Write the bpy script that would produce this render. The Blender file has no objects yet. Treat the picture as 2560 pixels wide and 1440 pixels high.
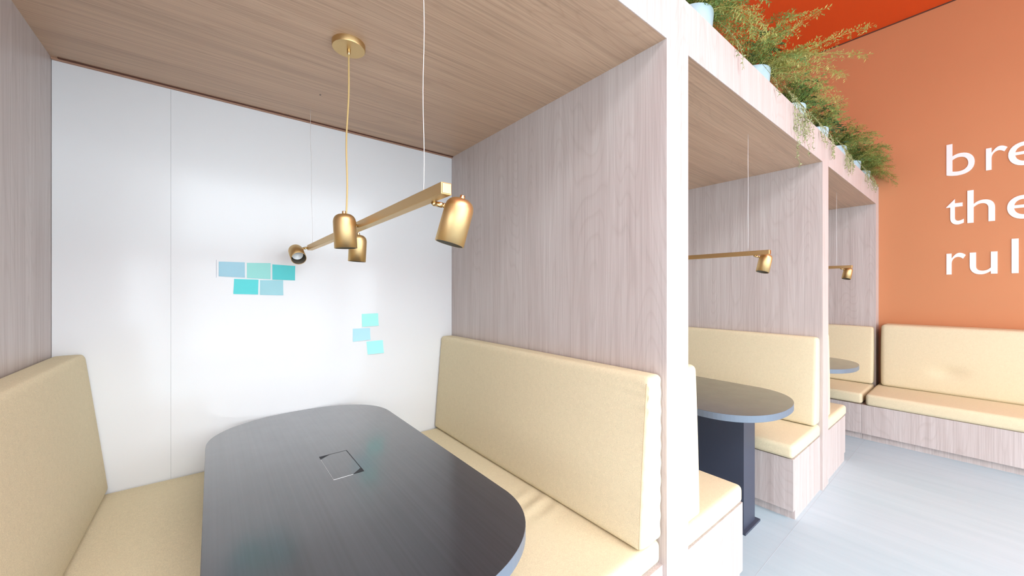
import bpy, bmesh, math, random
from mathutils import Vector, Matrix
random.seed(7)
S = bpy.context.scene
C = S.collection
PI = math.pi

# ------------------------------------------------------------------ camera
YAW = math.radians(38.509)
cam_d = bpy.data.cameras.new('camera')
cam = bpy.data.objects.new('camera', cam_d)
C.objects.link(cam)
cam.location = (0, 0, 1.393)
cam.rotation_euler = (PI / 2, 0, -YAW)
cam_d.sensor_width = 36
cam_d.lens = 941.24 / 2560 * 36
cam_d.shift_y = 5.5 / 2560
cam_d.clip_start = 0.02
S.camera = cam

# ------------------------------------------------------------------ world, sun, exposure
SKY = 12.0
W = bpy.data.worlds.new('sky')
S.world = W
W.use_nodes = True
bg = W.node_tree.nodes['Background']
bg.inputs[0].default_value = (0.90, 0.955, 1.0, 1)
bg.inputs[1].default_value = SKY
# overcast sky: the zenith is brighter than the horizon
_t = W.node_tree
_tc = _t.nodes.new('ShaderNodeTexCoord'); _sx = _t.nodes.new('ShaderNodeSeparateXYZ'); _rp = _t.nodes.new('ShaderNodeValToRGB')
_t.links.new(_tc.outputs['Generated'], _sx.inputs[0]); _t.links.new(_sx.outputs['Z'], _rp.inputs[0])
_rp.color_ramp.elements[0].position = 0.0; _rp.color_ramp.elements[0].color = (0.295, 0.318, 0.345, 1)
_rp.color_ramp.elements[1].position = 0.85; _rp.color_ramp.elements[1].color = (0.90, 0.96, 1.0, 1)
_t.links.new(_rp.outputs[0], bg.inputs[0])
S.view_settings.view_transform = 'Standard'
S.view_settings.look = 'None'
S.view_settings.gamma = 1
S.view_settings.use_curve_mapping = False
S.view_settings.exposure = 0.33

# ------------------------------------------------------------------ dimensions
D = 2.234        # whiteboard face
F = 0.703        # booth front plane
XL = -0.4845     # inner face of left partition
P1, P1R = 1.2604, 1.4157
P2, P2R = 3.3154, 3.4707
P3, XW = 5.3704, 5.53
HC = 2.2865      # booth ceiling
FT = 2.485       # fascia top
ROOM = 4.16
RY = -4.0        # window wall
RX = -6.0

# ------------------------------------------------------------------ materials
def mat(name, col, rough=0.5, metal=0.0, spec=0.5):
    m = bpy.data.materials.new(name)
    m.use_nodes = True
    b = m.node_tree.nodes['Principled BSDF']
    b.inputs['Base Color'].default_value = (*col, 1)
    b.inputs['Roughness'].default_value = rough
    b.inputs['Metallic'].default_value = metal
    b.inputs['Specular IOR Level'].default_value = spec
    return m

def nodes(m):
    t = m.node_tree
    return t.nodes, t.links, t.nodes['Principled BSDF']

def noise(m, scale3, sc=1.0, detail=4, rough=0.5, dist=0.0, coord='Object'):
    n, l, b = nodes(m)
    tc = n.new('ShaderNodeTexCoord')
    mp = n.new('ShaderNodeMapping')
    mp.inputs['Scale'].default_value = scale3
    nz = n.new('ShaderNodeTexNoise')
    nz.inputs['Scale'].default_value = sc
    nz.inputs['Detail'].default_value = detail
    nz.inputs['Roughness'].default_value = rough
    nz.inputs['Distortion'].default_value = dist
    l.new(tc.outputs[coord], mp.inputs[0])
    l.new(mp.outputs[0], nz.inputs['Vector'])
    return nz

def ramp(m, src, stops):
    n, l, b = nodes(m)
    r = n.new('ShaderNodeValToRGB')
    e = r.color_ramp.elements
    e[0].position, e[0].color = stops[0][0], (*stops[0][1], 1)
    e[1].position, e[1].color = stops[-1][0], (*stops[-1][1], 1)
    for p, c in stops[1:-1]:
        x = e.new(p)
        x.color = (*c, 1)
    l.new(src, r.inputs[0])
    return r

def mix(m, a, b_, fac, mode='MIX'):
    n, l, _ = nodes(m)
    x = n.new('ShaderNodeMix')
    x.data_type = 'RGBA'
    x.blend_type = mode
    if isinstance(fac, float):
        x.inputs['Factor'].default_value = fac
    else:
        l.new(fac, x.inputs['Factor'])
    l.new(a, x.inputs['A'])
    l.new(b_, x.inputs['B'])
    return x.outputs['Result']

def bump(m, src, strength, dist=0.002):
    n, l, b = nodes(m)
    bp = n.new('ShaderNodeBump')
    bp.inputs['Strength'].default_value = strength
    bp.inputs['Distance'].default_value = dist
    l.new(src, bp.inputs['Height'])
    l.new(bp.outputs[0], b.inputs['Normal'])

def wood(name, axis, dark, midc, light, rough=0.42):
    m = mat(name, midc, rough)
    n, l, b = nodes(m)
    def sc(a, along):
        return {'z': (a, a, along), 'x': (along, a, a), 'y': (a, along, a)}[axis]
    fine = noise(m, sc(150, 2.2), 1.0, 3, 0.6)
    med = noise(m, sc(26, 0.55), 1.0, 4, 0.6, 0.3)
    broad = noise(m, sc(5, 0.35), 1.0, 2, 0.5, 0.6)
    c1 = ramp(m, med.outputs['Fac'], [(0.30, dark), (0.5, midc), (0.72, light)])
    c2 = ramp(m, fine.outputs['Fac'], [(0.32, tuple(x * 0.86 for x in dark)), (0.52, midc), (0.70, tuple(min(1, x * 1.08) for x in light))])
    col = mix(m, c1.outputs[0], c2.outputs[0], 0.45)
    # cathedral grain
    tc = n.new('ShaderNodeTexCoord')
    mp = n.new('ShaderNodeMapping')
    mp.inputs['Scale'].default_value = sc(3.4, 0.42)
    ns = n.new('ShaderNodeTexNoise')
    ns.inputs['Scale'].default_value = 1.0
    ns.inputs['Detail'].default_value = 1.5
    l.new(tc.outputs['Object'], mp.inputs[0])
    l.new(mp.outputs[0], ns.inputs['Vector'])
    mt = n.new('ShaderNodeMath'); mt.operation = 'MULTIPLY'; mt.inputs[1].default_value = 46
    l.new(ns.outputs['Fac'], mt.inputs[0])
    fr = n.new('ShaderNodeMath'); fr.operation = 'FRACT'
    l.new(mt.outputs[0], fr.inputs[0])
    c3 = ramp(m, fr.outputs[0], [(0.0, (0.80, 0.77, 0.75)), (0.16, (1, 1, 1)), (0.8, (1, 1, 1)), (1.0, (0.86, 0.84, 0.82))])
    col = mix(m, col, c3.outputs[0], 0.4, 'MULTIPLY')
    c4 = ramp(m, broad.outputs['Fac'], [(0.3, (0.93, 0.91, 0.90)), (0.7, (1, 1, 1))])
    col = mix(m, col, c4.outputs[0], 1.0, 'MULTIPLY')
    l.new(col, b.inputs['Base Color'])
    bump(m, fine.outputs['Fac'], 0.08, 0.001)
    return m

WD, WM, WL = (0.47, 0.40, 0.375), (0.55, 0.485, 0.462), (0.61, 0.56, 0.537)
M_WOODV = wood('pale_oak_laminate_vertical', 'z', WD, WM, WL)
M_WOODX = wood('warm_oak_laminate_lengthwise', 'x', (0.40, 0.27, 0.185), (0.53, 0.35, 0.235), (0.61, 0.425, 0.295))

def fabric(name, col):
    m = mat(name, col, 0.95, 0, 0.15)
    n, l, b = nodes(m)
    f = noise(m, (1, 1, 1), 420, 2, 0.6)
    g = noise(m, (1, 1, 1), 60, 4, 0.6)
    c1 = ramp(m, f.outputs['Fac'], [(0.3, tuple(x * 0.86 for x in col)), (0.7, tuple(min(1, x * 1.10) for x in col))])
    c2 = ramp(m, g.outputs['Fac'], [(0.3, (0.95, 0.95, 0.94)), (0.7, (1, 1, 1))])
    l.new(mix(m, c1.outputs[0], c2.outputs[0], 1.0, 'MULTIPLY'), b.inputs['Base Color'])
    bump(m, f.outputs['Fac'], 0.25, 0.0015)
    return m
M_FAB = fabric('straw_linen', (0.73, 0.635, 0.435))
M_PIPE = mat('seam_thread', (0.42, 0.31, 0.18), 0.9)

M_BOARD = mat('glossy_white_board', (0.72, 0.73, 0.74), 0.14, 0, 0.45)
M_GAP = mat('dark_gap', (0.10, 0.035, 0.02), 0.7)
M_TRIMW = mat('thin_wood_edge', (0.40, 0.22, 0.14), 0.5)

M_TABLE = mat('charcoal_laminate', (0.02, 0.02, 0.022), 0.35, 0, 0.5)
nodes(M_TABLE)[2].inputs['Coat Weight'].default_value = 1.0
nodes(M_TABLE)[2].inputs['Coat Roughness'].default_value = 0.16
nodes(M_TABLE)[2].inputs['Coat IOR'].default_value = 1.68
_n = noise(M_TABLE, (120, 1.2, 120), 1.0, 2, 0.5)
_r = ramp(M_TABLE, _n.outputs['Fac'], [(0.3, (0.012, 0.013, 0.017)), (0.7, (0.022, 0.023, 0.029))])
nodes(M_TABLE)[1].new(_r.outputs[0], nodes(M_TABLE)[2].inputs['Base Color'])
_g = noise(M_TABLE, (1, 1, 1), 9, 5, 0.65)
_r2 = ramp(M_TABLE, _g.outputs['Fac'], [(0.3, (0.30, 0.30, 0.30)), (0.7, (0.35, 0.35, 0.35))])
nodes(M_TABLE)[1].new(_r2.outputs[0], nodes(M_TABLE)[2].inputs['Roughness'])
M_TEDGE = mat('slate_edge_band', (0.13, 0.17, 0.22), 0.35)
M_TLEG = mat('slate_leg_laminate', (0.045, 0.055, 0.085), 0.45)
M_BLACK = mat('black_recess', (0.01, 0.012, 0.016), 0.6)

M_FLOOR = mat('pale_blue_vinyl', (0.60, 0.67, 0.70), 0.38)
_f1 = noise(M_FLOOR, (16, 1.2, 1), 1.0, 4, 0.6, 0.4)
_f2 = noise(M_FLOOR, (1.0, 1.0, 1), 1.1, 3, 0.5)
_c1 = ramp(M_FLOOR, _f1.outputs['Fac'], [(0.3, (0.42, 0.52, 0.575)), (0.7, (0.47, 0.565, 0.62))])
_c2 = ramp(M_FLOOR, _f2.outputs['Fac'], [(0.35, (0.93, 0.99, 0.99)), (0.65, (1, 1, 1))])
nodes(M_FLOOR)[1].new(mix(M_FLOOR, _c1.outputs[0], _c2.outputs[0], 1.0, 'MULTIPLY'), nodes(M_FLOOR)[2].inputs['Base Color'])

def painted(name, col):
    m = mat(name, col, 0.65)
    a = noise(m, (1, 1, 1), 1.3, 3, 0.5)
    r = ramp(m, a.outputs['Fac'], [(0.3, tuple(x * 0.96 for x in col)), (0.7, col)])
    nodes(m)[1].new(r.outputs[0], nodes(m)[2].inputs['Base Color'])
    b_ = noise(m, (1, 1, 1), 160, 2, 0.5)
    bump(m, b_.outputs['Fac'], 0.06, 0.001)
    return m
M_ORANGE = painted('orange_paint', (0.57, 0.235, 0.10))
M_ORANGEC = painted('orange_paint_with_bounce', (0.70, 0.070, 0.002))  # deeper than the wall orange: interreflection is put into the colour
M_WHITE = painted('white_paint', (0.80, 0.80, 0.79))
M_LETTER = mat('white_vinyl_letter', (0.86, 0.87, 0.86), 0.45)
M_FRAME = mat('window_frame_paint', (0.70, 0.71, 0.72), 0.5)

M_GOLD = mat('brushed_gold', (0.64, 0.45, 0.215), 0.42, 1.0)
_b = noise(M_GOLD, (1, 1, 1), 350, 2, 0.5)
bump(M_GOLD, _b.outputs['Fac'], 0.05, 0.0005)
M_GOLDB = mat('polished_gold', (0.70, 0.52, 0.27), 0.2, 1.0)
M_CORD = mat('gold_cord', (0.60, 0.42, 0.17), 0.6)
M_STEEL = mat('steel_wire', (0.80, 0.80, 0.80), 0.4, 0.6)
M_INSIDE = mat('shade_inside', (0.10, 0.085, 0.06), 0.5, 0.4)
M_BULB = mat('bulb_lens', (0.75, 0.75, 0.74), 0.25)

M_POT = mat('pale_blue_ceramic', (0.42, 0.56, 0.62), 0.3)
M_SOIL = mat('potting_soil', (0.03, 0.025, 0.02), 0.95)
def leafm(name, a, b_):
    m = mat(name, a, 0.5)
    z = noise(m, (1, 1, 1), 14, 3, 0.6)
    r = ramp(m, z.outputs['Fac'], [(0.35, a), (0.65, b_)])
    nodes(m)[1].new(r.outputs[0], nodes(m)[2].inputs['Base Color'])
    nodes(m)[2].inputs['Subsurface Weight'].default_value = 0.0
    return m
M_FERN = leafm('fern_green', (0.11, 0.21, 0.045), (0.29, 0.38, 0.09))
M_FERN2 = leafm('fern_golden', (0.33, 0.34, 0.07), (0.48, 0.44, 0.13))
M_LEAF = leafm('broad_leaf_green', (0.04, 0.10, 0.035), (0.16, 0.27, 0.11))
M_VINE = leafm('vine_green', (0.20, 0.24, 0.08), (0.34, 0.36, 0.17))

# ------------------------------------------------------------------ helpers
def obj(name, bm, m, parent=None, smooth=False, bevel=0.0):
    me = bpy.data.meshes.new(name)
    bmesh.ops.recalc_face_normals(bm, faces=bm.faces)
    bm.to_mesh(me)
    bm.free()
    if smooth:
        for p in me.polygons:
            p.use_smooth = True
    if not isinstance(m, (list, tuple)):
        m = [m]
    for x in m:
        me.materials.append(x)
    o = bpy.data.objects.new(name, me)
    C.objects.link(o)
    if bevel:
        b = o.modifiers.new('bevel', 'BEVEL')
        b.width = bevel
        b.segments = 2
        b.limit_method = 'ANGLE'
    if parent:
        o.parent = parent
        if parent.type == 'EMPTY':
            pass
        o.matrix_parent_inverse = Matrix.Identity(4)
        w = world_loc(parent)
        if w.length > 0:
            me.transform(Matrix.Translation(-w))
    return o

def world_loc(o):
    v = Vector((0, 0, 0))
    while o:
        v += o.location
        o = o.parent
    return v

def tag(o, label, cat, group=None, kind=None):
    o['label'] = label
    o['category'] = cat
    if group: o['group'] = group
    if kind: o['kind'] = kind
    return o

def thing(name, label, cat, loc, group=None):
    o = bpy.data.objects.new(name, None)
    C.objects.link(o)
    o.location = loc
    o.empty_display_size = 0.1
    return tag(o, label, cat, group)

def struct(o):
    o['kind'] = 'structure'
    return o

def box(bm, x0, x1, y0, y1, z0, z1):
    v = [bm.verts.new(p) for p in ((x0,y0,z0),(x1,y0,z0),(x1,y1,z0),(x0,y1,z0),(x0,y0,z1),(x1,y0,z1),(x1,y1,z1),(x0,y1,z1))]
    for f in ((0,3,2,1),(4,5,6,7),(0,1,5,4),(1,2,6,5),(2,3,7,6),(3,0,4,7)):
        bm.faces.new([v[i] for i in f])

def bx(*a):
    bm = bmesh.new()
    box(bm, *a)
    return bm

def frame_of(d):
    d = d.normalized()
    a = Vector((0, 0, 1)) if abs(d.z) < 0.9 else Vector((1, 0, 0))
    u = d.cross(a).normalized()
    return u, d.cross(u).normalized()

def tube(bm, pts, r, n=8, caps=True, close=False):
    rings = []
    pts = [Vector(p) for p in pts]
    for i, p in enumerate(pts):
        d = (pts[min(i + 1, len(pts) - 1)] - pts[max(i - 1, 0)])
        u, v = frame_of(d)
        rr = r[i] if isinstance(r, (list, tuple)) else r
        rings.append([bm.verts.new(p + u * math.cos(2*PI*k/n) * rr + v * math.sin(2*PI*k/n) * rr) for k in range(n)])
    for a, b in zip(rings, rings[1:]):
        for k in range(n):
            bm.faces.new((a[k], a[(k+1) % n], b[(k+1) % n], b[k]))
    if caps:
        bm.faces.new(rings[0][::-1])
        bm.faces.new(rings[-1])
    return bm

def lathe(bm, prof, o, axis=Vector((0, 0, 1)), n=40, cap0=False, cap1=False):
    """prof: (distance along axis, radius)"""
    u, v = frame_of(axis)
    axis = axis.normalized()
    rings = []
    for h, r in prof:
        c = Vector(o) + axis * h
        rings.append([bm.verts.new(c + u * math.cos(2*PI*k/n) * r + v * math.sin(2*PI*k/n) * r) for k in range(n)])
    for a, b in zip(rings, rings[1:]):
        for k in range(n):
            bm.faces.new((a[k], a[(k+1) % n], b[(k+1) % n], b[k]))
    if cap0: bm.faces.new(rings[0][::-1])
    if cap1: bm.faces.new(rings[-1])
    return bm

def dup(root, loc, label, group=None):
    r = root.copy()
    C.objects.link(r)
    r.location = loc
    r['label'] = label
    if group: r['group'] = group
    for ch in list(root.children):
        c = ch.copy()
        C.objects.link(c)
        c.parent = r
        for g in list(ch.children):
            d = g.copy()
            C.objects.link(d)
            d.parent = c
    return r

# ------------------------------------------------------------------ room shell
struct(obj('floor', bx(RX, XW + 0.1, RY, D + 0.2, -0.05, 0), M_FLOOR))
SKYL_FILL = (-2.8, 2.7, -3.4, -1.5)     # invented roof light behind the viewer, added for light from above
bm = bmesh.new()
for q in ((RX, SKYL_FILL[0], RY, D + 0.2), (SKYL_FILL[1], XW + 0.1, RY, D + 0.2), (SKYL_FILL[0], SKYL_FILL[1], RY, SKYL_FILL[2]), (SKYL_FILL[0], SKYL_FILL[1], SKYL_FILL[3], D + 0.2)):
    box(bm, *q, ROOM, ROOM + 0.1)
struct(obj('ceiling', bm, M_ORANGEC))
bm = bmesh.new()
box(bm, RX, XW, 0.697, 0.6995, 0, 0.0004)
struct(obj('trim_2', bm, mat('floor_joint', (0.40, 0.47, 0.51), 0.5)))
struct(obj('wall_right', bx(XW, XW + 0.1, RY, D + 0.2, 0, ROOM), M_ORANGE))
struct(obj('wall_back', bx(RX, XW, D + 0.016, D + 0.2, 0, ROOM), M_WHITE))
LW_FILL = (-3.6, 0.4, 0.2, 2.7)          # invented window in the far left wall, added for side light
bm = bmesh.new()
box(bm, RX - 0.1, RX, RY, LW_FILL[0], 0, ROOM)
box(bm, RX - 0.1, RX, LW_FILL[1], D + 0.2, 0, ROOM)
box(bm, RX - 0.1, RX, LW_FILL[0], LW_FILL[1], 0, LW_FILL[2])
box(bm, RX - 0.1, RX, LW_FILL[0], LW_FILL[1], LW_FILL[3], ROOM)
struct(obj('wall_left', bm, M_WHITE))
bm = bmesh.new()
for k in range(5):
    y = LW_FILL[0] + (LW_FILL[1] - LW_FILL[0]) * k / 4
    box(bm, RX - 0.07, RX - 0.03, y - 0.03, y + 0.03, LW_FILL[2], LW_FILL[3])
struct(obj('window_7', bm, M_FRAME))
ld = bpy.data.lights.new('side_fill_portal', 'AREA')
ld.shape = 'RECTANGLE'
ld.size, ld.size_y = LW_FILL[3] - LW_FILL[2], LW_FILL[1] - LW_FILL[0]
ld.cycles.is_portal = True
lo = bpy.data.objects.new('side_fill_portal', ld)
C.objects.link(lo)
lo.location = (RX - 0.08, (LW_FILL[0] + LW_FILL[1]) / 2, (LW_FILL[2] + LW_FILL[3]) / 2)
lo.rotation_euler = (0, -PI / 2, 0)
struct(obj('gap_shade_strip', bx(XW - 0.004, XW, RY, D, ROOM - 0.012, ROOM), M_GAP))  # dark strip painted in as the shade of the wall and ceiling gap

# window wall behind the viewer: lower glazing band, one upper window, one more upper right added for fill light
def wall_with_holes(name, y0, y1, holes, m):
    xs = sorted({RX, XW} | {h[0] for h in holes} | {h[1] for h in holes})
    zs = sorted({0, ROOM} | {h[2] for h in holes} | {h[3] for h in holes})
    bm = bmesh.new()
    for a, b in zip(xs, xs[1:]):
        for c, d in zip(zs, zs[1:]):
            mx, mz = (a + b) / 2, (c + d) / 2
            if not any(h[0] < mx < h[1] and h[2] < mz < h[3] for h in holes):
                box(bm, a, b, y0, y1, c, d)
    bmesh.ops.remove_doubles(bm, verts=bm.verts, dist=1e-5)
    return struct(obj(name, bm, m))
holes = [(-3.0, -0.6, 0.1, 1.95), (-0.4, 2.0, 0.1, 1.95), (2.2, 5.3, 0.1, 1.95),
         (-0.55, 2.75, 2.15, 3.38), (3.35, 5.3, 2.15, 3.38)]
wall_with_holes('wall_front', RY - 0.15, RY, holes, M_WHITE)
ld = bpy.data.lights.new('roof_fill_portal', 'AREA')
ld.shape = 'RECTANGLE'
ld.size, ld.size_y = SKYL_FILL[1] - SKYL_FILL[0], SKYL_FILL[3] - SKYL_FILL[2]
ld.cycles.is_portal = True
lo = bpy.data.objects.new('roof_fill_portal', ld)
C.objects.link(lo)
lo.location = ((SKYL_FILL[0] + SKYL_FILL[1]) / 2, (SKYL_FILL[2] + SKYL_FILL[3]) / 2, ROOM + 0.08)
bm = bmesh.new()
for k in range(6):
    x = SKYL_FILL[0] + (SKYL_FILL[1] - SKYL_FILL[0]) * k / 5
    box(bm, x - 0.03, x + 0.03, SKYL_FILL[2], SKYL_FILL[3], ROOM + 0.01, ROOM + 0.07)
struct(obj('window_6', bm, M_FRAME))
for i, (a, b, c, d) in enumerate(holes):
    bm = bmesh.new()
    for q in ((a, a+0.05, c, d), (b-0.05, b, c, d), (a, b, c, c+0.05), (a, b, d-0.05, d)):
        box(bm, q[0], q[1], RY - 0.10, RY - 0.05, q[2], q[3])
    struct(obj('window_%d' % (i + 1), bm, M_FRAME))
    ld = bpy.data.lights.new('window_daylight', 'AREA')
    ld.shape = 'RECTANGLE'
    ld.size, ld.size_y = b - a, d - c
    ld.cycles.is_portal = True
    lo = bpy.data.objects.new('window_daylight', ld)
    C.objects.link(lo)
    lo.location = ((a + b) / 2, RY - 0.12, (c + d) / 2)
    lo.rotation_euler = (PI / 2, 0, 0)

# ------------------------------------------------------------------ booth joinery
for x0, x1, lab in ((XL - 0.155, XL, 'pale wood grained partition at the far left edge, behind the leftmost backrest cushion'),
                    (P1, P1R, 'tall pale wood partition between the whiteboard booth and the second booth'),
                    (P2, P2R, 'pale wood partition between the second booth and the third booth'),
                    (P3, XW - 0.001, 'pale wood end partition of the third booth, touching the orange wall')):
    tag(obj('booth_partition', bx(x0, x1, F, D + 0.016, 0, FT), M_WOODV), lab, 'partition', 'partitions of the booth row')
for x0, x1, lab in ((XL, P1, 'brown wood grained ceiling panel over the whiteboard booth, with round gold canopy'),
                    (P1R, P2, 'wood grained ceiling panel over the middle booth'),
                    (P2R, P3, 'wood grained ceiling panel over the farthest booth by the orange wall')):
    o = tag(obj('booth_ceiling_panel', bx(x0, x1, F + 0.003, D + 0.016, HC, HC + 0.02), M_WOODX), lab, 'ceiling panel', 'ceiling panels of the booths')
    bm = bmesh.new()
    cx = (x0 + x1) / 2
    tube(bm, [(cx - 0.002, 1.893, HC + 0.001), (cx - 0.002, 1.893, HC - 0.0006)], 0.004, 10)
    obj('screw_hole', bm, M_BLACK, o)
fas = thing('booth_fascia', 'long pale wood fascia running above the booth openings, plants behind its top edge', 'fascia', (2.5, F, HC))
bm = bmesh.new()
for a, b in ((XL, P1), (P1R, P2), (P2R, P3)):
    box(bm, a, b, F, F + 0.02, HC + 0.0205, FT)
    box(bm, a, b, F, F + 0.0028, HC, HC + 0.0205)
obj('front_board', bm, M_WOODV, fas)
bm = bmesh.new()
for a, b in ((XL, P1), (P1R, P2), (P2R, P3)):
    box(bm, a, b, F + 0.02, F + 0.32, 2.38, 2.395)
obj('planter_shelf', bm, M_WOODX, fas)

# whiteboard
wb = thing('whiteboard', 'full height glossy white wall board behind the nearest booth, with sticky notes', 'whiteboard', (0.388, D, 0))
obj('panel', bx(XL + 0.001, -0.1435, D, D + 0.015, 0, HC - 0.006), M_BOARD, wb)
obj('panel', bx(-0.1429, P1 - 0.001, D, D + 0.015, 0, HC - 0.006), M_BOARD, wb)
o = obj('top_trim', bx(XL + 0.001, P1 - 0.001, D - 0.012, D - 0.0005, HC - 0.008, HC - 0.0005), M_TRIMW, wb)
o['label'] = 'thin brown wooden top strip'
o = obj('shadow_gap', bx(XL + 0.02, P1 - 0.001, D - 0.022, D - 0.0125, HC - 0.0035, HC - 0.0002), M_GAP, wb)
o['label'] = 'dark narrow gap'

# ------------------------------------------------------------------ cushions
def axis_cuts(L, r, n):
    a = [0, 0.15*r, 0.4*r, 0.7*r, r]
    mids = [r + (L - 2*r) * k / n for k in range(1, n)]
    return a + mids + [L - q for q in a[::-1]]

def cushion_bm(c8, r, puff=(0, 0, 0), n=(6, 18, 8), wrinkle=None):
    """c8[(a,b,c)] corner points; rounded, slightly puffed block mapped to the corners"""
    def tri(u, v, w):
        p = Vector((0, 0, 0))
        for a in (0, 1):
            for b in (0, 1):
                for c in (0, 1):
                    p += Vector(c8[(a, b, c)]) * ((u if a else 1-u) * (v if b else 1-v) * (w if c else 1-w))
        return p
    L = [ (Vector(c8[(1,0,0)]) - Vector(c8[(0,0,0)])).length, (Vector(c8[(0,1,0)]) - Vector(c8[(0,0,0)])).length, (Vector(c8[(0,0,1)]) - Vector(c8[(0,0,0)])).length]
    cuts = [axis_cuts(L[i], r, n[i]) for i in range(3)]
    bm = bmesh.new()
    def pos(x, y, z):
        p = Vector((x, y, z))
        q = Vector([min(max(p[i], r), L[i] - r) for i in range(3)])
        d = p - q
        if d.length > 1e-9:
            p = q + d.normalized() * r
        t = [p[i] / L[i] for i in range(3)]
        out = Vector((0, 0, 0))
        for i in range(3):
            j, k = (i + 1) % 3, (i + 2) % 3
            s = (max(0, math.sin(PI * t[j])) * max(0, math.sin(PI * t[k]))) ** 0.45
            out[i] = puff[i] * s * (1 if t[i] > 0.5 else -1) * (abs(t[i] - 0.5) * 2) ** 3
        if wrinkle: out += wrinkle(t)
        t2 = [(p[i] + out[i]) / L[i] for i in range(3)]
        return tri(*t2)
    for ax in range(3):
        j, k = (ax + 1) % 3, (ax + 2) % 3
        for side in (0, L[ax]):
            g = []
            for a in cuts[j]:
                row = []
                for b in cuts[k]:
                    p = [0, 0, 0]
                    p[ax], p[j], p[k] = side, a, b
                    row.append(bm.verts.new(pos(*p)))
                g.append(row)
            for a in range(len(g) - 1):
                for b in range(len(g[0]) - 1):
                    bm.faces.new((g[a][b], g[a+1][b], g[a+1][b+1], g[a][b+1]))
    bmesh.ops.remove_doubles(bm, verts=bm.verts, dist=2e-4)
    return bm, tri

def cushion(name, label, cat, group, xz, y0, y1, r, puff, seams=(), wrinkle=None, n=(6, 18, 8)):
    """xz: four (x,z) corners: low-left, low-right, top-left, top-right"""
    c8 = {}
    for b, y in ((0, y0), (1, y1)):
        c8[(0, b, 0)] = (xz[0][0], y, xz[0][1])
        c8[(1, b, 0)] = (xz[1][0], y, xz[1][1])
        c8[(0, b, 1)] = (xz[2][0], y, xz[2][1])
        c8[(1, b, 1)] = (xz[3][0], y, xz[3][1])
    bm, tri = cushion_bm(c8, r, puff, n, wrinkle)
    o = obj(name, bm, M_FAB, None, True)
    tag(o, label, cat, group)
    for s in seams:
        b2 = bmesh.new()
        pts = [tri(*[s[0][i] * (1 - k / 14) + s[1][i] * k / 14 for i in range(3)]) for k in range(15)]
        tube(b2, pts, 0.0013, 6)
        obj('seam', b2, M_PIPE, o, True)
    return o

def backrest(label, side, xp, z0, z1, tb, tt, y0, y1, wr=None, r=0.022, n=(6, 18, 8)):
    """side +1: stands against a partition whose face is at xp on its +x side"""
    z0 += 0.004
    if side > 0:
        xz = [(xp - tb, z0), (xp - 0.003, z0), (xp - tt, z1), (xp - 0.003, z1)]
        fa = 0.03
    else:
        xz = [(xp + 0.003, z0), (xp + tb, z0), (xp + 0.003, z1), (xp + tt, z1)]
        fa = 0.97
    sm = []
    return cushion('backrest_cushion', label, 'cushion', 'backrest cushions of the booths', xz, y0, y1, r, (0.006, 0.004, 0.004), sm, wr, n)

def seat(label, x0, x1, z0, z1, y0, y1, wr=None):
    return cushion('seat_cushion', label, 'cushion', 'seat cushions on the benches', [(x0, z0 + 0.004), (x1, z0 + 0.004), (x0, z1), (x1, z1)], y0, y1, 0.022, (0.004, 0.004, 0.004), (), wr, (10, 18, 4) if wr is None else (24, 110, 4))

def wr1(t):   # gathers pulled into the front top corner of the right-hand backrest
    if t[0] > 0.4 or t[1] < 0.004: return Vector((0, 0, 0))
    w = 0
    for z0, amp, ln, sl in ((0.925, 0.0045, 0.045, 0.25), (0.875, 0.0060, 0.075, 0.10), (0.80, 0.0040, 0.035, -0.15)):
        zz = z0 + sl * t[1]
        w += amp * math.exp(-((t[2] - zz) / 0.014) ** 2) * math.exp(-t[1] / ln)
        w -= 0.5 * amp * math.exp(-((t[2] - zz - 0.026) / 0.014) ** 2) * math.exp(-t[1] / ln)
    return Vector((w, 0, 0))
def wrside(t):
    if t[1] < 0.02 or t[1] > 0.98:
        return Vector((0, 0.0016 * math.sin(t[2] * 60 + t[0] * 9), 0))
    return Vector((0.0012 * math.sin(t[2] * 9 + t[1] * 7), 0, 0))
def wrA(t):
    return wr1(t) + wrside(t)
def wrS(t):   # two soft creases in the seat near the backrest
    d = t[1] - 0.30
    e = math.exp(-(d / 0.06) ** 2) * math.exp(-((t[0] - 0.62) / 0.16) ** 2)
    return Vector((0, 0, 0.005 * math.sin(t[1] * 110 - t[0] * 9) * e)) if t[2] > 0.5 else Vector((0, 0, 0))

BY = D - 0.004
# booth 1
L1 = backrest('leftmost beige backrest cushion, against the left wood partition', -1, XL, 0.57, 1.14, 0.155, 0.090, F + 0.015, BY)
R1 = backrest('largest beige backrest cushion, right of the nearest dark table, wrinkled at its top corner', 1, P1, 0.500, 1.092, 0.135, 0.085, F + 0.015, BY, wr=wrA, n=(6, 90, 60))
seat('beige seat cushion left of the nearest dark table', XL + 0.003, 0.02, 0.48, 0.567, F + 0.005, BY)
seat('beige seat cushion right of the nearest dark table, under the largest backrest', 0.73, P1 - 0.003, 0.412, 0.499, F + 0.02, BY, wrS)
# booth 2
backrest('narrow sliver of beige backrest on the second booth side of the tall partition', -1, P1R, 0.475, 1.095, 0.140, 0.100, F + 0.015, BY)
backrest('beige backrest cushion behind the second dark table', 1, P2, 0.460, 1.066, 0.120, 0.075, F + 0.015, BY)
seat('beige seat cushion of the second booth, in front of the dark table leg, left', P1R + 0.003, 1.965, 0.385, 0.472, F + 0.012, BY)
seat('beige seat cushion of the second booth, right of the second dark table', 2.715, P2 - 0.003, 0.372, 0.458, F + 0.012, BY)
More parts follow.
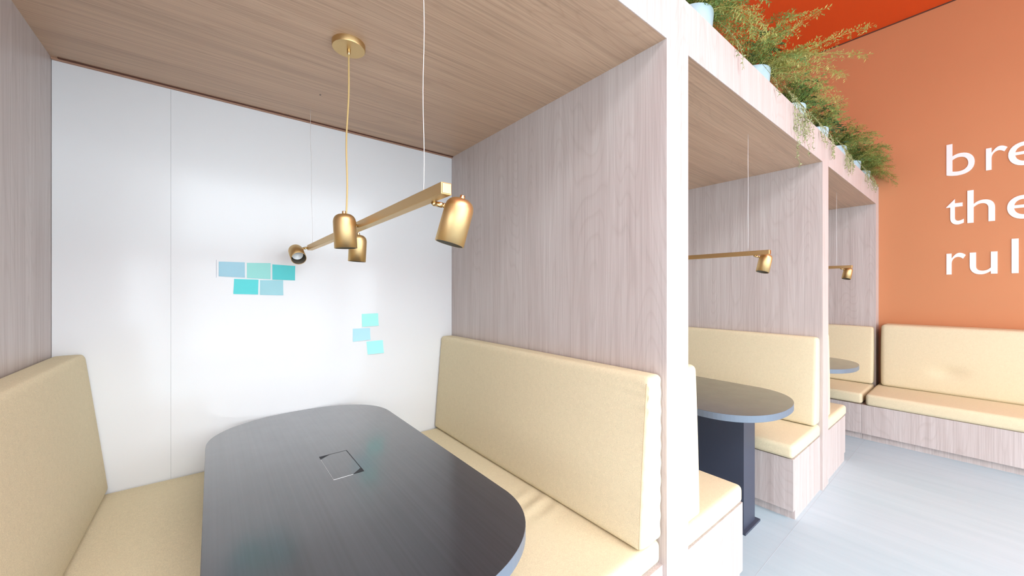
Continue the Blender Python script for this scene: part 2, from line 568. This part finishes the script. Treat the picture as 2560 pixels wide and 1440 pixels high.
# booth 3
backrest('beige backrest hidden on the third booth side of the second partition', -1, P2R, 0.455, 1.075, 0.140, 0.100, F + 0.015, BY)
backrest('beige backrest cushion behind the small farthest table', 1, P3, 0.430, 1.015, 0.110, 0.07, F + 0.012, BY)
seat('small visible corner of beige seat cushion just right of the second partition', P2R + 0.003, 4.10, 0.362, 0.445, F + 0.012, BY)
seat('beige seat cushion below the farthest table, ending at the long wall cushion', 4.735, P3 - 0.003, 0.328, 0.428, F + 0.012, BY)
# wall bench
WY1, WY0 = 0.690, -1.35
def wrW(t):
    e = math.exp(-((t[1] - 0.78) / 0.05) ** 2 - ((t[2] - 0.33) / 0.09) ** 2)
    f = math.exp(-((t[1] - 0.25) / 0.12) ** 2 - ((t[2] - 0.38) / 0.05) ** 2)
    return Vector(((0.018 * e + 0.006 * f) if t[0] < 0.4 else 0, 0, 0))
cushion('backrest_cushion', 'long pale backrest cushion against the orange wall', 'cushion', 'backrest cushions of the booths',
        [(5.255, 0.436), (XW - 0.003, 0.436), (5.285, 1.047), (XW - 0.003, 1.047)], WY0, 0.655, 0.03, (0.008, 0.006, 0.005), (), wrW, (6, 70, 30))
cushion('seat_cushion', 'long pale seat cushion of the bench along the orange wall', 'cushion', 'seat cushions on the benches',
        [(4.728, 0.328), (XW - 0.003, 0.328), (4.728, 0.432), (XW - 0.003, 0.432)], WY0, 0.690, 0.024, (0.005, 0.004, 0.004), (), None, (10, 24, 4))

# seam lines: along the edge where a backrest face meets its front end
def seam(parent, p0, p1, sag=0.0):
    bm = bmesh.new()
    pts = []
    for k in range(17):
        t = k / 16
        p = Vector(p0).lerp(Vector(p1), t)
        p.x += sag * math.sin(PI * t)
        pts.append(p)
    tube(bm, pts, 0.0013, 6)
    o = obj('seam', bm, M_PIPE, parent, True)
    return o
seam(R1, (P1 - 0.0905, F + 0.024, 1.07), (P1 - 0.1365, F + 0.024, 0.515), -0.0035)

# ------------------------------------------------------------------ bench bases
def bench(label, x0, x1, y0, y1, z1, kick):
    """kick: which x side has the recessed plinth (-1/+1)"""
    o = thing('bench_base', label, 'bench', ((x0 + x1) / 2, (y0 + y1) / 2, 0), 'wooden bench bases')
    y1 = min(y1, D - 0.002)
    obj('body', bx(x0, x1, y0, y1, 0.06, z1), M_WOODV, o)
    a, b = (x0 + 0.035, x1) if kick < 0 else (x0, x1 - 0.035)
    obj('plinth', bx(a, b, y0, y1, 0, 0.06), M_WOODV, o)
    return o
BF = F + 0.015
bench('pale wood bench base under the leftmost seat cushion', XL, 0.0, BF, D, 0.48, 1)
bench('pale wood bench base below the seat right of the nearest table', 0.755, P1, BF, D, 0.411, -1)
bench('pale wood bench base of the second booth, directly right of the tall partition', P1R, 1.972, BF, D, 0.385, 1)
bench('pale wood bench base of the second booth, right of the slate table leg', 2.730, P2, BF, D, 0.372, -1)
bench('pale wood bench base just right of the second partition', P2R, 4.079, BF, D, 0.362, 1)
bench('pale wood bench base of the third booth under the farthest table', 4.735, P3, BF, D, 0.327, -1)
bench('long pale wood bench base along the orange wall', 4.735, XW, WY0, BF - 0.002, 0.327, -1)

# ------------------------------------------------------------------ tables
def table(label, cx, hw, y0, y1, zt, loc, legx=(0.0, 0.165), legy=(0.21, 0.30)):
    t = thing('booth_table', label, 'table', (cx, (y0 + y1) / 2, 0), 'dark booth tables')
    n = 96
    out = []
    b = 0.30
    for k in range(n):
        a = 2 * PI * k / n
        c, s_ = math.cos(a), math.sin(a)
        e = 2 / 2.25
        x = hw * (abs(c) ** e) * (1 if c >= 0 else -1)
        y = b * (abs(s_) ** e) * (1 if s_ >= 0 else -1)
        yy = (y1 - b + y) if s_ >= 0 else (y0 + b + y)
        out.append((cx + x, yy))
    th = 0.036
    def slab(z0, z1, inset, m, name, bev):
        bm = bmesh.new()
        lo = [bm.verts.new((x, y, z0)) for x, y in out]
        hi = [bm.verts.new((x, y, z1)) for x, y in out]
        for k in range(n):
            f = bm.faces.new((lo[k], lo[(k+1) % n], hi[(k+1) % n], hi[k]))
            f.material_index = 1
        bm.faces.new(lo[::-1]); bm.faces.new(hi)
        o = obj(name, bm, m, t)
        bv = o.modifiers.new('bevel', 'BEVEL'); bv.width = 0.0015; bv.segments = 2; bv.limit_method = 'ANGLE'; bv.angle_limit = 0.9
        return o
    slab(zt - th, zt, 0, [M_TABLE, M_TEDGE], 'tabletop', 0.002)
    lx0, lx1 = cx + legx[0], cx + legx[1]
    ly0, ly1 = y0 + legy[0], y1 - legy[1]
    obj('leg', bx(lx0, lx1, ly0, ly1, 0.012, zt - th), M_TLEG, t)
    obj('base_plate', bx(lx0 - 0.03, lx1 + 0.03, ly0 - 0.02, ly1 + 0.02, 0, 0.012), M_TLEG, t)
    return t
T1 = table('nearest and largest dark charcoal table, in front of the whiteboard, with a square cable hatch', 0.350, 0.372, 0.655, D - 0.004, 0.765, None, (-0.08, 0.085))
T2 = table('dark charcoal table with slate leg in the second booth', 2.420, 0.385, 0.655, D - 0.004, 0.757, None, (-0.027, 0.139))
T3 = table('small looking dark table tip in the farthest booth', 4.285, 0.380, 0.672, D - 0.004, 0.745, None, (-0.08, 0.085))
# cable hatch
hz = 0.765
bm = bx(0.314, 0.4125, 1.3425, 1.5615, hz - 0.001, hz + 0.0003)
o = obj('hatch_recess', bm, M_BLACK, T1)
o['label'] = 'black hatch opening'
bm = bmesh.new()
outl = [(0.3140, 1.3425), (0.376, 1.3425), (0.4090, 1.374), (0.4090, 1.5565), (0.350, 1.5565), (0.3140, 1.532)]
lo = [bm.verts.new((x, y, hz)) for x, y in outl]
hi = [bm.verts.new((x, y, hz + 0.0006)) for x, y in outl]
bm.faces.new(hi); bm.faces.new(lo[::-1])
for k in range(6): bm.faces.new((lo[k], lo[(k+1) % 6], hi[(k+1) % 6], hi[k]))
obj('hatch_lid', bm, M_TABLE, T1)
bm = bmesh.new()
box(bm, 0.3134, 0.3140, 1.3415, 1.532, hz, hz + 0.0008)
box(bm, 0.3140, 0.376, 1.3418, 1.3425, hz, hz + 0.0008)
o = obj('hatch_rim', bm, M_STEEL, T1)
o['label'] = 'thin bright rim'

# ------------------------------------------------------------------ pendant lights
def shade_parts(root, joint, pivot, axis, k):
    """axis: direction the opening points to; pivot: where the arm meets the shade"""
    axis = Vector(axis).normalized()
    joint, pivot = Vector(joint), Vector(pivot)
    R, L = 0.0325, 0.105
    side = (pivot - joint); side -= axis * side.dot(axis); side.normalize()
    top = pivot + side * R - axis * 0.024       # centre of the closed top
    bm = bmesh.new()
    prof = [(0, 0.0005), (0.0008, 0.010), (0.003, 0.019), (0.008, 0.0262), (0.015, 0.0305), (0.024, R), (L, R), (L, R - 0.0022), (0.03, R - 0.0022), (0.022, R - 0.005), (0.02, 0.0005)]
    lathe(bm, prof, top, axis, 48)
    for f in bm.faces:
        pass
    sh = obj('lamp_shade', bm, [M_GOLD, M_INSIDE], root, True)
    me = sh.data
    for p in me.polygons:
        if p.index >= 48 * 7: p.material_index = 1
    cap = obj('cap_knob', lathe(bmesh.new(), [(0.002, 0.006), (-0.006, 0.006), (-0.0075, 0.005)], top, axis, 20, cap1=True), M_GOLDB, sh, True)
    d = pivot - joint
    bm = bmesh.new()
    prof = [(0, 0.0035), (0.10, 0.0035), (0.12, 0.0058), (0.24, 0.0058), (0.26, 0.004), (0.30, 0.004), (0.32, 0.0062), (0.76, 0.0062), (0.78, 0.004), (0.83, 0.004), (0.85, 0.0058), (0.98, 0.0058), (1.02, 0.003)]
    lathe(bm, [(h * d.length, r) for h, r in prof], joint, d, 16, True, True)
    obj('swivel_arm', bm, M_GOLDB, sh, True)
    bm = bmesh.new()
    lathe(bm, [(0.022, 0.012), (0.050, 0.014), (0.062, 0.0245), (0.070, 0.0245), (0.070, 0.022), (0.067, 0.020), (0.068, 0.008), (0.0655, 0.006), (0.0655, 0.0004)], top, axis, 32)
    obj('bulb', bm, M_BULB, sh, True)
    return sh

BX, BY0, BY1, BZ = 0.378, 0.692, 2.085, 1.603
def bz(y): return BZ
pl = thing('pendant_light', 'nearest gold pendant light, four spot shades on a bar above the largest table', 'pendant light', (BX, 1.44, HC), 'gold bar pendant lights')
h = 0.0125
obj('bar', bx(BX - h, BX + h, BY0, BY1, BZ - h, BZ + h), M_GOLD, pl, False, 0.0018)
obj('end_cap', bx(BX - 0.0105, BX + 0.0105, BY0 - 0.002, BY0, BZ - 0.0105, BZ + 0.0105), M_GOLDB, pl, False, 0.0008)
CX, CY = 0.387, 1.437
bm = bmesh.new()
lathe(bm, [(0, 0.056), (-0.017, 0.056), (-0.020, 0.0545), (-0.0205, 0.0005)], (CX, CY, HC), Vector((0, 0, 1)), 64)
obj('canopy', bm, M_GOLD, pl, True).modifiers.new('edge', 'EDGE_SPLIT').split_angle = 0.9
bm = bmesh.new()
lathe(bm, [(-0.018, 0.0062), (-0.034, 0.0062), (-0.038, 0.0045), (-0.042, 0.0035)], (CX, CY, HC), Vector((0, 0, 1)), 20, False, True)
obj('cord_grip', bm, M_GOLDB, pl, True)
bm = bmesh.new()
pts = []
for k in range(31):
    t = k / 30
    w = 0.0028 * math.sin(t * 9.5) * math.sin(PI * t)
    pts.append((CX + (BX - CX) * t + w, CY + (1.44 - CY) * t - w * 0.8, HC - 0.035 + (BZ - HC + 0.045) * t))
tube(bm, pts, 0.0030, 8)
obj('power_cord', bm, M_CORD, pl, True)
for wy, cy in ((0.800, 0.800), (2.02, 2.075)):
    bm = bmesh.new()
    pts = [(BX, wy + (cy - wy) * k / 20, BZ + h + (HC - BZ - h) * k / 20) for k in range(21)]
    pts = [(p[0] + 0.0015 * math.sin(k * 0.7), p[1], p[2]) for k, p in enumerate(pts)]
    pts[0] = (BX, wy, BZ + h); pts[-1] = (BX, cy, HC)
    tube(bm, pts, 0.0009, 6)
    obj('suspension_wire', bm, M_STEEL, pl, True)
# shades: near right, front left, middle right, far left
shade_parts(pl, (BX + 0.008, 0.775, BZ - 0.014), (BX + 0.030, 0.752, BZ - 0.021), (-0.24, 0.13, -1.0), 0)
shade_parts(pl, (BX - h, 1.262, BZ - 0.004), (BX - 0.040, 1.236, BZ + 0.000), (0.05, 0.0, -1.0), 1)
shade_parts(pl, (BX + h, 1.545, BZ - 0.010), (BX + 0.036, 1.535, BZ - 0.016), (-0.04, 0.03, -1.0), 2)
shade_parts(pl, (BX - h, 2.065, BZ - 0.002), (BX - 0.032, 2.078, BZ - 0.006), (0.02, -0.93, -0.54), 3)

def lamp_copy(dx, dy, dz, label, tilt):
    r = dup(pl, (BX + dx, 1.44 + dy, HC), label)
    return r
lamp_copy(2.022, 0.045, 0, 'gold pendant light hanging in the second booth, one shade in view', 0)
lamp_copy(4.082, 0.045, 0, 'small distant gold pendant light hanging in the farthest booth', 0)

# ------------------------------------------------------------------ sticky notes
notes = [
 ((0.023,1.527),(0.123,1.528),(0.123,1.454),(0.023,1.458),(0.36,0.62,0.74),'light blue sticky note, top left of the larger group on the whiteboard'),
 ((0.131,1.526),(0.229,1.529),(0.228,1.448),(0.131,1.452),(0.32,0.72,0.68),'mint green sticky note, top middle of the larger group on the whiteboard'),
 ((0.236,1.523),(0.337,1.519),(0.335,1.444),(0.236,1.446),(0.10,0.60,0.62),'turquoise sticky note, top right of the larger group on the whiteboard'),
 ((0.081,1.447),(0.178,1.445),(0.176,1.372),(0.078,1.375),(0.11,0.66,0.68),'turquoise sticky note, bottom left of the larger group on the whiteboard'),
 ((0.184,1.443),(0.283,1.443),(0.283,1.367),(0.184,1.370),(0.35,0.65,0.72),'light blue sticky note, bottom right of the larger group on the whiteboard'),
 ((0.672,1.256),(0.766,1.257),(0.768,1.184),(0.674,1.182),(0.36,0.84,0.78),'pale aqua sticky note, top of the three lower right notes'),
 ((0.623,1.174),(0.719,1.173),(0.721,1.105),(0.623,1.101),(0.42,0.72,0.82),'pale blue sticky note, middle of the three lower right notes'),
 ((0.699,1.095),(0.794,1.096),(0.799,1.020),(0.705,1.020),(0.36,0.86,0.80),'pale aqua tilted sticky note, lowest of the three lower right notes'),
]
for i, (a, b, c, d, col, lab) in enumerate(notes):
    m = mat('note_paper', col, 0.7)
    bm = bmesh.new()
    N = 8
    top, bot = [], []
    grid = []
    for r_ in range(N + 1):
        t = r_ / N
        row = []
        for k in range(N + 1):
            u = k / N
            x = (a[0]*(1-u) + b[0]*u)*(1-t) + (d[0]*(1-u) + c[0]*u)*t
            z = (a[1]*(1-u) + b[1]*u)*(1-t) + (d[1]*(1-u) + c[1]*u)*t
            y = D - 0.0008 - 0.006 * t ** 3 * (0.6 + 0.4 * u)
            row.append((x, y, z))
        grid.append(row)
    vs = [[bm.verts.new(p) for p in row] for row in grid]
    vb = [[bm.verts.new((p[0], p[1] + 0.0005, p[2])) for p in row] for row in grid]
    for r_ in range(N):
        for k in range(N):
            bm.faces.new((vs[r_][k], vs[r_][k+1], vs[r_+1][k+1], vs[r_+1][k]))
            bm.faces.new((vb[r_][k], vb[r_+1][k], vb[r_+1][k+1], vb[r_][k+1]))
    rim = [(0, k) for k in range(N)] + [(k, N) for k in range(N)] + [(N, N - k) for k in range(N)] + [(N - k, 0) for k in range(N)]
    for k in range(len(rim)):
        p, q = rim[k], rim[(k + 1) % len(rim)]
        bm.faces.new((vs[p[0]][p[1]], vs[q[0]][q[1]], vb[q[0]][q[1]], vb[p[0]][p[1]]))
    tag(obj('sticky_note', bm, m), lab, 'sticky note', 'sticky notes on the whiteboard')
bm = bx(0.0135, 0.0150, D - 0.0006, D - 0.0001, 1.452, 1.535)
tag(obj('pen_stroke', bm, mat('grey_ink', (0.35, 0.37, 0.45), 0.6)), 'short thin grey vertical line drawn left of the larger note group', 'mark')

# ------------------------------------------------------------------ wall lettering
def glyph(ch, left_y, base_z, size, sx, parent):
    cu = bpy.data.curves.new('g', 'FONT')
    cu.body = ch
    cu.size = 1.0
    cu.extrude = 0.0
    cu.resolution_u = 8
    tmp = bpy.data.objects.new('g', cu)
    C.objects.link(tmp)
    dg = bpy.context.evaluated_depsgraph_get()
    me = bpy.data.meshes.new_from_object(tmp.evaluated_get(dg))
    C.objects.unlink(tmp)
    bpy.data.objects.remove(tmp)
    bm = bmesh.new()
    bm.from_mesh(me)
    bpy.data.meshes.remove(me)
    bmesh.ops.remove_doubles(bm, verts=bm.verts, dist=1e-5)
    x0 = min(v.co.x for v in bm.verts)
    x1 = max(v.co.x for v in bm.verts)
    r = bmesh.ops.extrude_face_region(bm, geom=bm.faces[:])
    ev = [e for e in r['geom'] if isinstance(e, bmesh.types.BMVert)]
    for v in ev: v.co.z += 1
    for v in bm.verts:
        x, y, z = v.co
        v.co = (XW - 0.0005 - 0.004 * z, left_y - (x - x0) * size * sx, base_z + y * size)
    obj('letter', bm, M_LETTER, parent)
    return (x1 - x0) * size * sx
TS = 0.445
words = [('break', 2.485, [0.232, -0.004, -0.127], 'large white word beginning b r e, top line of lettering on the orange wall'),
         ('the', 2.020, [0.234, 0.104, -0.121], 'large white word the, middle line of lettering on the orange wall'),
         ('rules', 1.543, [0.232, 0.090, -0.145], 'large white word beginning r u l, lowest line of lettering on the orange wall')]
for w, zb, ys, lab in words:
    t = thing('wall_lettering', lab, 'lettering', (XW, 0.2, zb))
    y = None
    for i, ch in enumerate(w):
        ly = ys[i] if i < len(ys) else y
        wd = glyph(ch, ly, zb, TS, {'t': 0.74, 'r': 0.82}.get(ch, 0.95), t)
        y = ly - wd - 0.045

# ------------------------------------------------------------------ plants
def quad_leaf(bm, p, d, up, L, wd, fold=0.0, two=True):
    d = d.normalized()
    s = d.cross(up)
    if s.length < 1e-4: s = d.cross(Vector((1, 0, 0)))
    s.normalize()
    nrm = s.cross(d)
    a = bm.verts.new(p)
    m1 = bm.verts.new(p + d * L * 0.45 + s * wd * 0.5 + nrm * fold)
    m2 = bm.verts.new(p + d * L * 0.45 - s * wd * 0.5 + nrm * fold)
    t = bm.verts.new(p + d * L)
    bm.faces.new((a, m1, t, m2))

def rnd(a, b): return a + random.random() * (b - a)

def arch(p, d, L, n, g):
    pts = [Vector(p)]
    d = Vector(d).normalized()
    for k in range(n):
        pts.append(pts[-1] + d * L / n)
        d = (d + Vector((rnd(-.08, .08), rnd(-.08, .08), -g + rnd(-.05, .05)))).normalized()
    return pts

def frond(bm, p, d, L, g, dens=1.0, wide=1.0):
    n = max(6, int(L / 0.022))
    pts = arch(p, d, L, n, g)
    tube(bm, pts, [0.0018 * (1 - 0.7 * k / n) for k in range(n + 1)], 4, False)
    for k in range(2, n + 1):
        t = k / n
        q = pts[k]
        tang = (pts[k] - pts[k - 1]).normalized()
        u, v = frame_of(tang)
        for sgn in (1, -1):
            if random.random() > dens: continue
            a = rnd(-0.5, 0.5)
            side = (u * sgn * math.cos(a) + v * math.sin(a))
            bd = (side + tang * rnd(0.5, 1.0)).normalized()
            bl = (0.062 * (1 - 0.6 * abs(t - 0.4))) * rnd(0.6, 1.15) * wide
            m = 4
            sp = arch(q, bd, bl, m, 0.06)
            for j in range(m + 1):
                tg = (sp[min(j + 1, m)] - sp[max(j - 1, 0)]).normalized()
                uu, vv = frame_of(tg)
                for s2 in (1, -1):
                    dd = (uu * s2 * rnd(0.5, 1) + vv * rnd(-0.7, 0.7) + tg * rnd(0.4, 1.0))
                    quad_leaf(bm, sp[j], dd, Vector((rnd(-.3, .3), rnd(-.3, .3), 1)), rnd(0.011, 0.022), rnd(0.0036, 0.0068))

def broad(bm, p, d, L, wd):
    d = d.normalized()
    s = d.cross(Vector((0, 0, 1)))
    if s.length < 1e-3: s = Vector((1, 0, 0))
    s.normalize()
    nrm = s.cross(d)
    prof = [(0, 0.0), (0.12, 0.55), (0.3, 0.95), (0.5, 1.0), (0.72, 0.7), (0.9, 0.28), (1.0, 0.0)]
    mid, le, ri = [], [], []
    for t, w in prof:
        c = p + d * L * t - Vector((0, 0, 1)) * L * 0.35 * t * t
        mid.append(bm.verts.new(c))
        le.append(bm.verts.new(c + s * wd * 0.5 * w + nrm * wd * 0.14 * w))
        ri.append(bm.verts.new(c - s * wd * 0.5 * w + nrm * wd * 0.14 * w))
    for k in range(len(prof) - 1):
        for a in (le, ri):
            try:
                bm.faces.new((mid[k], mid[k+1], a[k+1], a[k]))
            except Exception:
                pass

def sprig(bm, pts, dens=3, ls=(0.010, 0.018), w=(0.004, 0.008)):
    tube(bm, pts, 0.0010, 4, False)
    for a, b in zip(pts, pts[1:]):
        a, b = Vector(a), Vector(b)
        for _ in range(dens):
            q = a.lerp(b, random.random())
            dd = Vector((rnd(-1, 1), rnd(-1, 0.5), rnd(-0.9, 0.5)))
            quad_leaf(bm, q, dd, Vector((rnd(-.5, .5), -1, rnd(-.5, .5))), rnd(*ls), rnd(*w))

PZ = 2.395
def plant(cx, label, nf, nb, spread, fl, r=0.095, hgt=0.235, cy=0.835, golden=0.3, extra=None, vines=(), vlen=0.15, bias=(0.25, -0.25)):
    t = thing('potted_plant', label, 'potted plant', (cx, cy, PZ), 'potted plants along the top of the booths')
    bm = bmesh.new()
    lathe(bm, [(0, 0.001), (0, r * 0.74), (0.01, r * 0.80), (hgt - 0.012, r), (hgt, r * 0.985), (hgt, r * 0.92), (hgt - 0.03, r * 0.90), (hgt - 0.03, 0.001)], (cx, cy, PZ), Vector((0, 0, 1)), 40)
    obj('pot', bm, M_POT, t, True).modifiers.new('es', 'EDGE_SPLIT').split_angle = 0.7
    bm = bmesh.new()
    lathe(bm, [(0, r * 0.9), (0.004, r * 0.5), (0.008, 0.001)], (cx, cy, PZ + hgt - 0.028), Vector((0, 0, 1)), 24)
    obj('soil', bm, M_SOIL, t, True)
    top = PZ + hgt - 0.02
    bm, bm2 = bmesh.new(), bmesh.new()
    for k in range(int(nf * 1.5)):
        a = rnd(0, 2 * PI)
        rr = rnd(0, r * 0.7)
        p = Vector((cx + math.cos(a) * rr, cy + math.sin(a) * rr, top))
        a2 = a + rnd(-0.6, 0.6)
        tilt = rnd(0.1, spread)
        d = Vector((math.cos(a2) * math.sin(tilt) + bias[0], math.sin(a2) * math.sin(tilt) + bias[1], math.cos(tilt)))
        L = rnd(0.6, 1.15) * fl
        frond(bm2 if random.random() < golden else bm, p, d, L, rnd(0.05, 0.16), 0.9)
    if extra:
        for (p0, p1, L, g) in extra:
            p0 = Vector(p0); d = Vector(p1) - p0
            frond(bm2, p0, d, L, g, 0.85, 1.1)
    obj('fern_fronds', bm, M_FERN, t)
    if len(bm2.faces):
        o = obj('fern_fronds', bm2, M_FERN2, t)
        o['label'] = 'golden green lighter fronds'
    else: bm2.free()
    if nb:
        bm = bmesh.new()
        for k in range(nb):
            a = rnd(0, 2 * PI)
            rr = rnd(0, r)
            q = Vector((cx + math.cos(a) * rr * 1.5 + rnd(0, 0.09), cy + math.sin(a) * rr - 0.03, top + rnd(0.02, 0.20)))
            base = Vector((cx + math.cos(a) * rr * 0.3, cy + math.sin(a) * rr * 0.3, top))
            tube(bm, [base, base.lerp(q, 0.5) + Vector((0, 0, 0.012)), q], 0.001, 4, False)
            d = Vector((math.cos(a) + rnd(-.5, .5) + 0.2, math.sin(a) + rnd(-.5, .5) - 0.3, rnd(-0.2, 0.5)))
            broad(bm, q, d, rnd(0.035, 0.065), rnd(0.022, 0.040))
        obj('broad_leaves', bm, M_LEAF, t, True)
    if vines:
        bm = bmesh.new()
        for (vx, n_, ln) in vines:
            for k in range(n_):
                x = vx + rnd(-0.09, 0.09)
                l = ln * rnd(0.35, 1.0)
                pts = [Vector((x + rnd(-.03, .03), F + 0.05, top + 0.01)), Vector((x, F - 0.004, FT + 0.035)), Vector((x + rnd(-.01, .01), F - 0.014, FT - 0.01))]
                m = max(3, int(l / 0.02))
                for j in range(m):
                    q = pts[-1].copy()
                    q.z -= l / m
                    q.x += rnd(-0.009, 0.009)
                    q.y = F - rnd(0.008, 0.024)
                    pts.append(q)
                sprig(bm, pts, 3)
        obj('trailing_vine', bm, M_VINE, t)
    return t

plant(1.06, 'bushy fern nearest the viewer, cut off by the top edge of the picture', 20, 30, 0.9, 0.34, vines=())
plant(1.70, 'yellow green fern in the first whole pale blue pot on the fascia', 44, 14, 1.0, 0.33, vines=((1.80, 2, 0.10),), golden=0.35)
plant(2.41, 'fern with long airy golden branches reaching out over the aisle', 34, 46, 1.1, 0.30, golden=0.6,
      extra=[((2.44, 0.80, 2.62), (2.86, 0.45, 2.93), 0.60, 0.03), ((2.44, 0.80, 2.62), (2.80, 0.42, 2.96), 0.55, 0.04), ((2.44, 0.80, 2.62), (2.70, 0.50, 2.75), 0.40, 0.05),
             ((2.46, 0.78, 2.62), (2.80, 0.50, 2.70), 0.44, 0.06), ((2.44, 0.80, 2.62), (2.78, 0.50, 2.80), 0.45, 0.06)], vines=((2.40, 1, 0.05),))
plant(3.08, 'leafy plant with a long vine trailing down across the fascia', 28, 80, 1.0, 0.24, golden=0.3, vines=((2.80, 9, 0.22), (2.92, 7, 0.26), (2.62, 3, 0.36), (3.30, 6, 0.17)))
plant(3.66, 'dark leafy plant above the second partition', 22, 90, 0.9, 0.22, golden=0.4, vines=((3.50, 5, 0.14),))
plant(4.26, 'fern and ivy in the pale pot just past the second partition, short vines in front', 34, 60, 1.0, 0.24, golden=0.4, vines=((3.98, 10, 0.16), (4.14, 6, 0.13)))
plant(4.86, 'dense green fern second from the orange wall', 44, 40, 1.0, 0.27, golden=0.4, vines=((4.78, 6, 0.12),))
plant(5.33, 'last fern at the end of the row, leaning in front of the orange wall', 44, 40, 1.1, 0.28, golden=0.5, vines=((5.05, 6, 0.12), (5.2, 5, 0.10)), bias=(-0.05, -0.5))
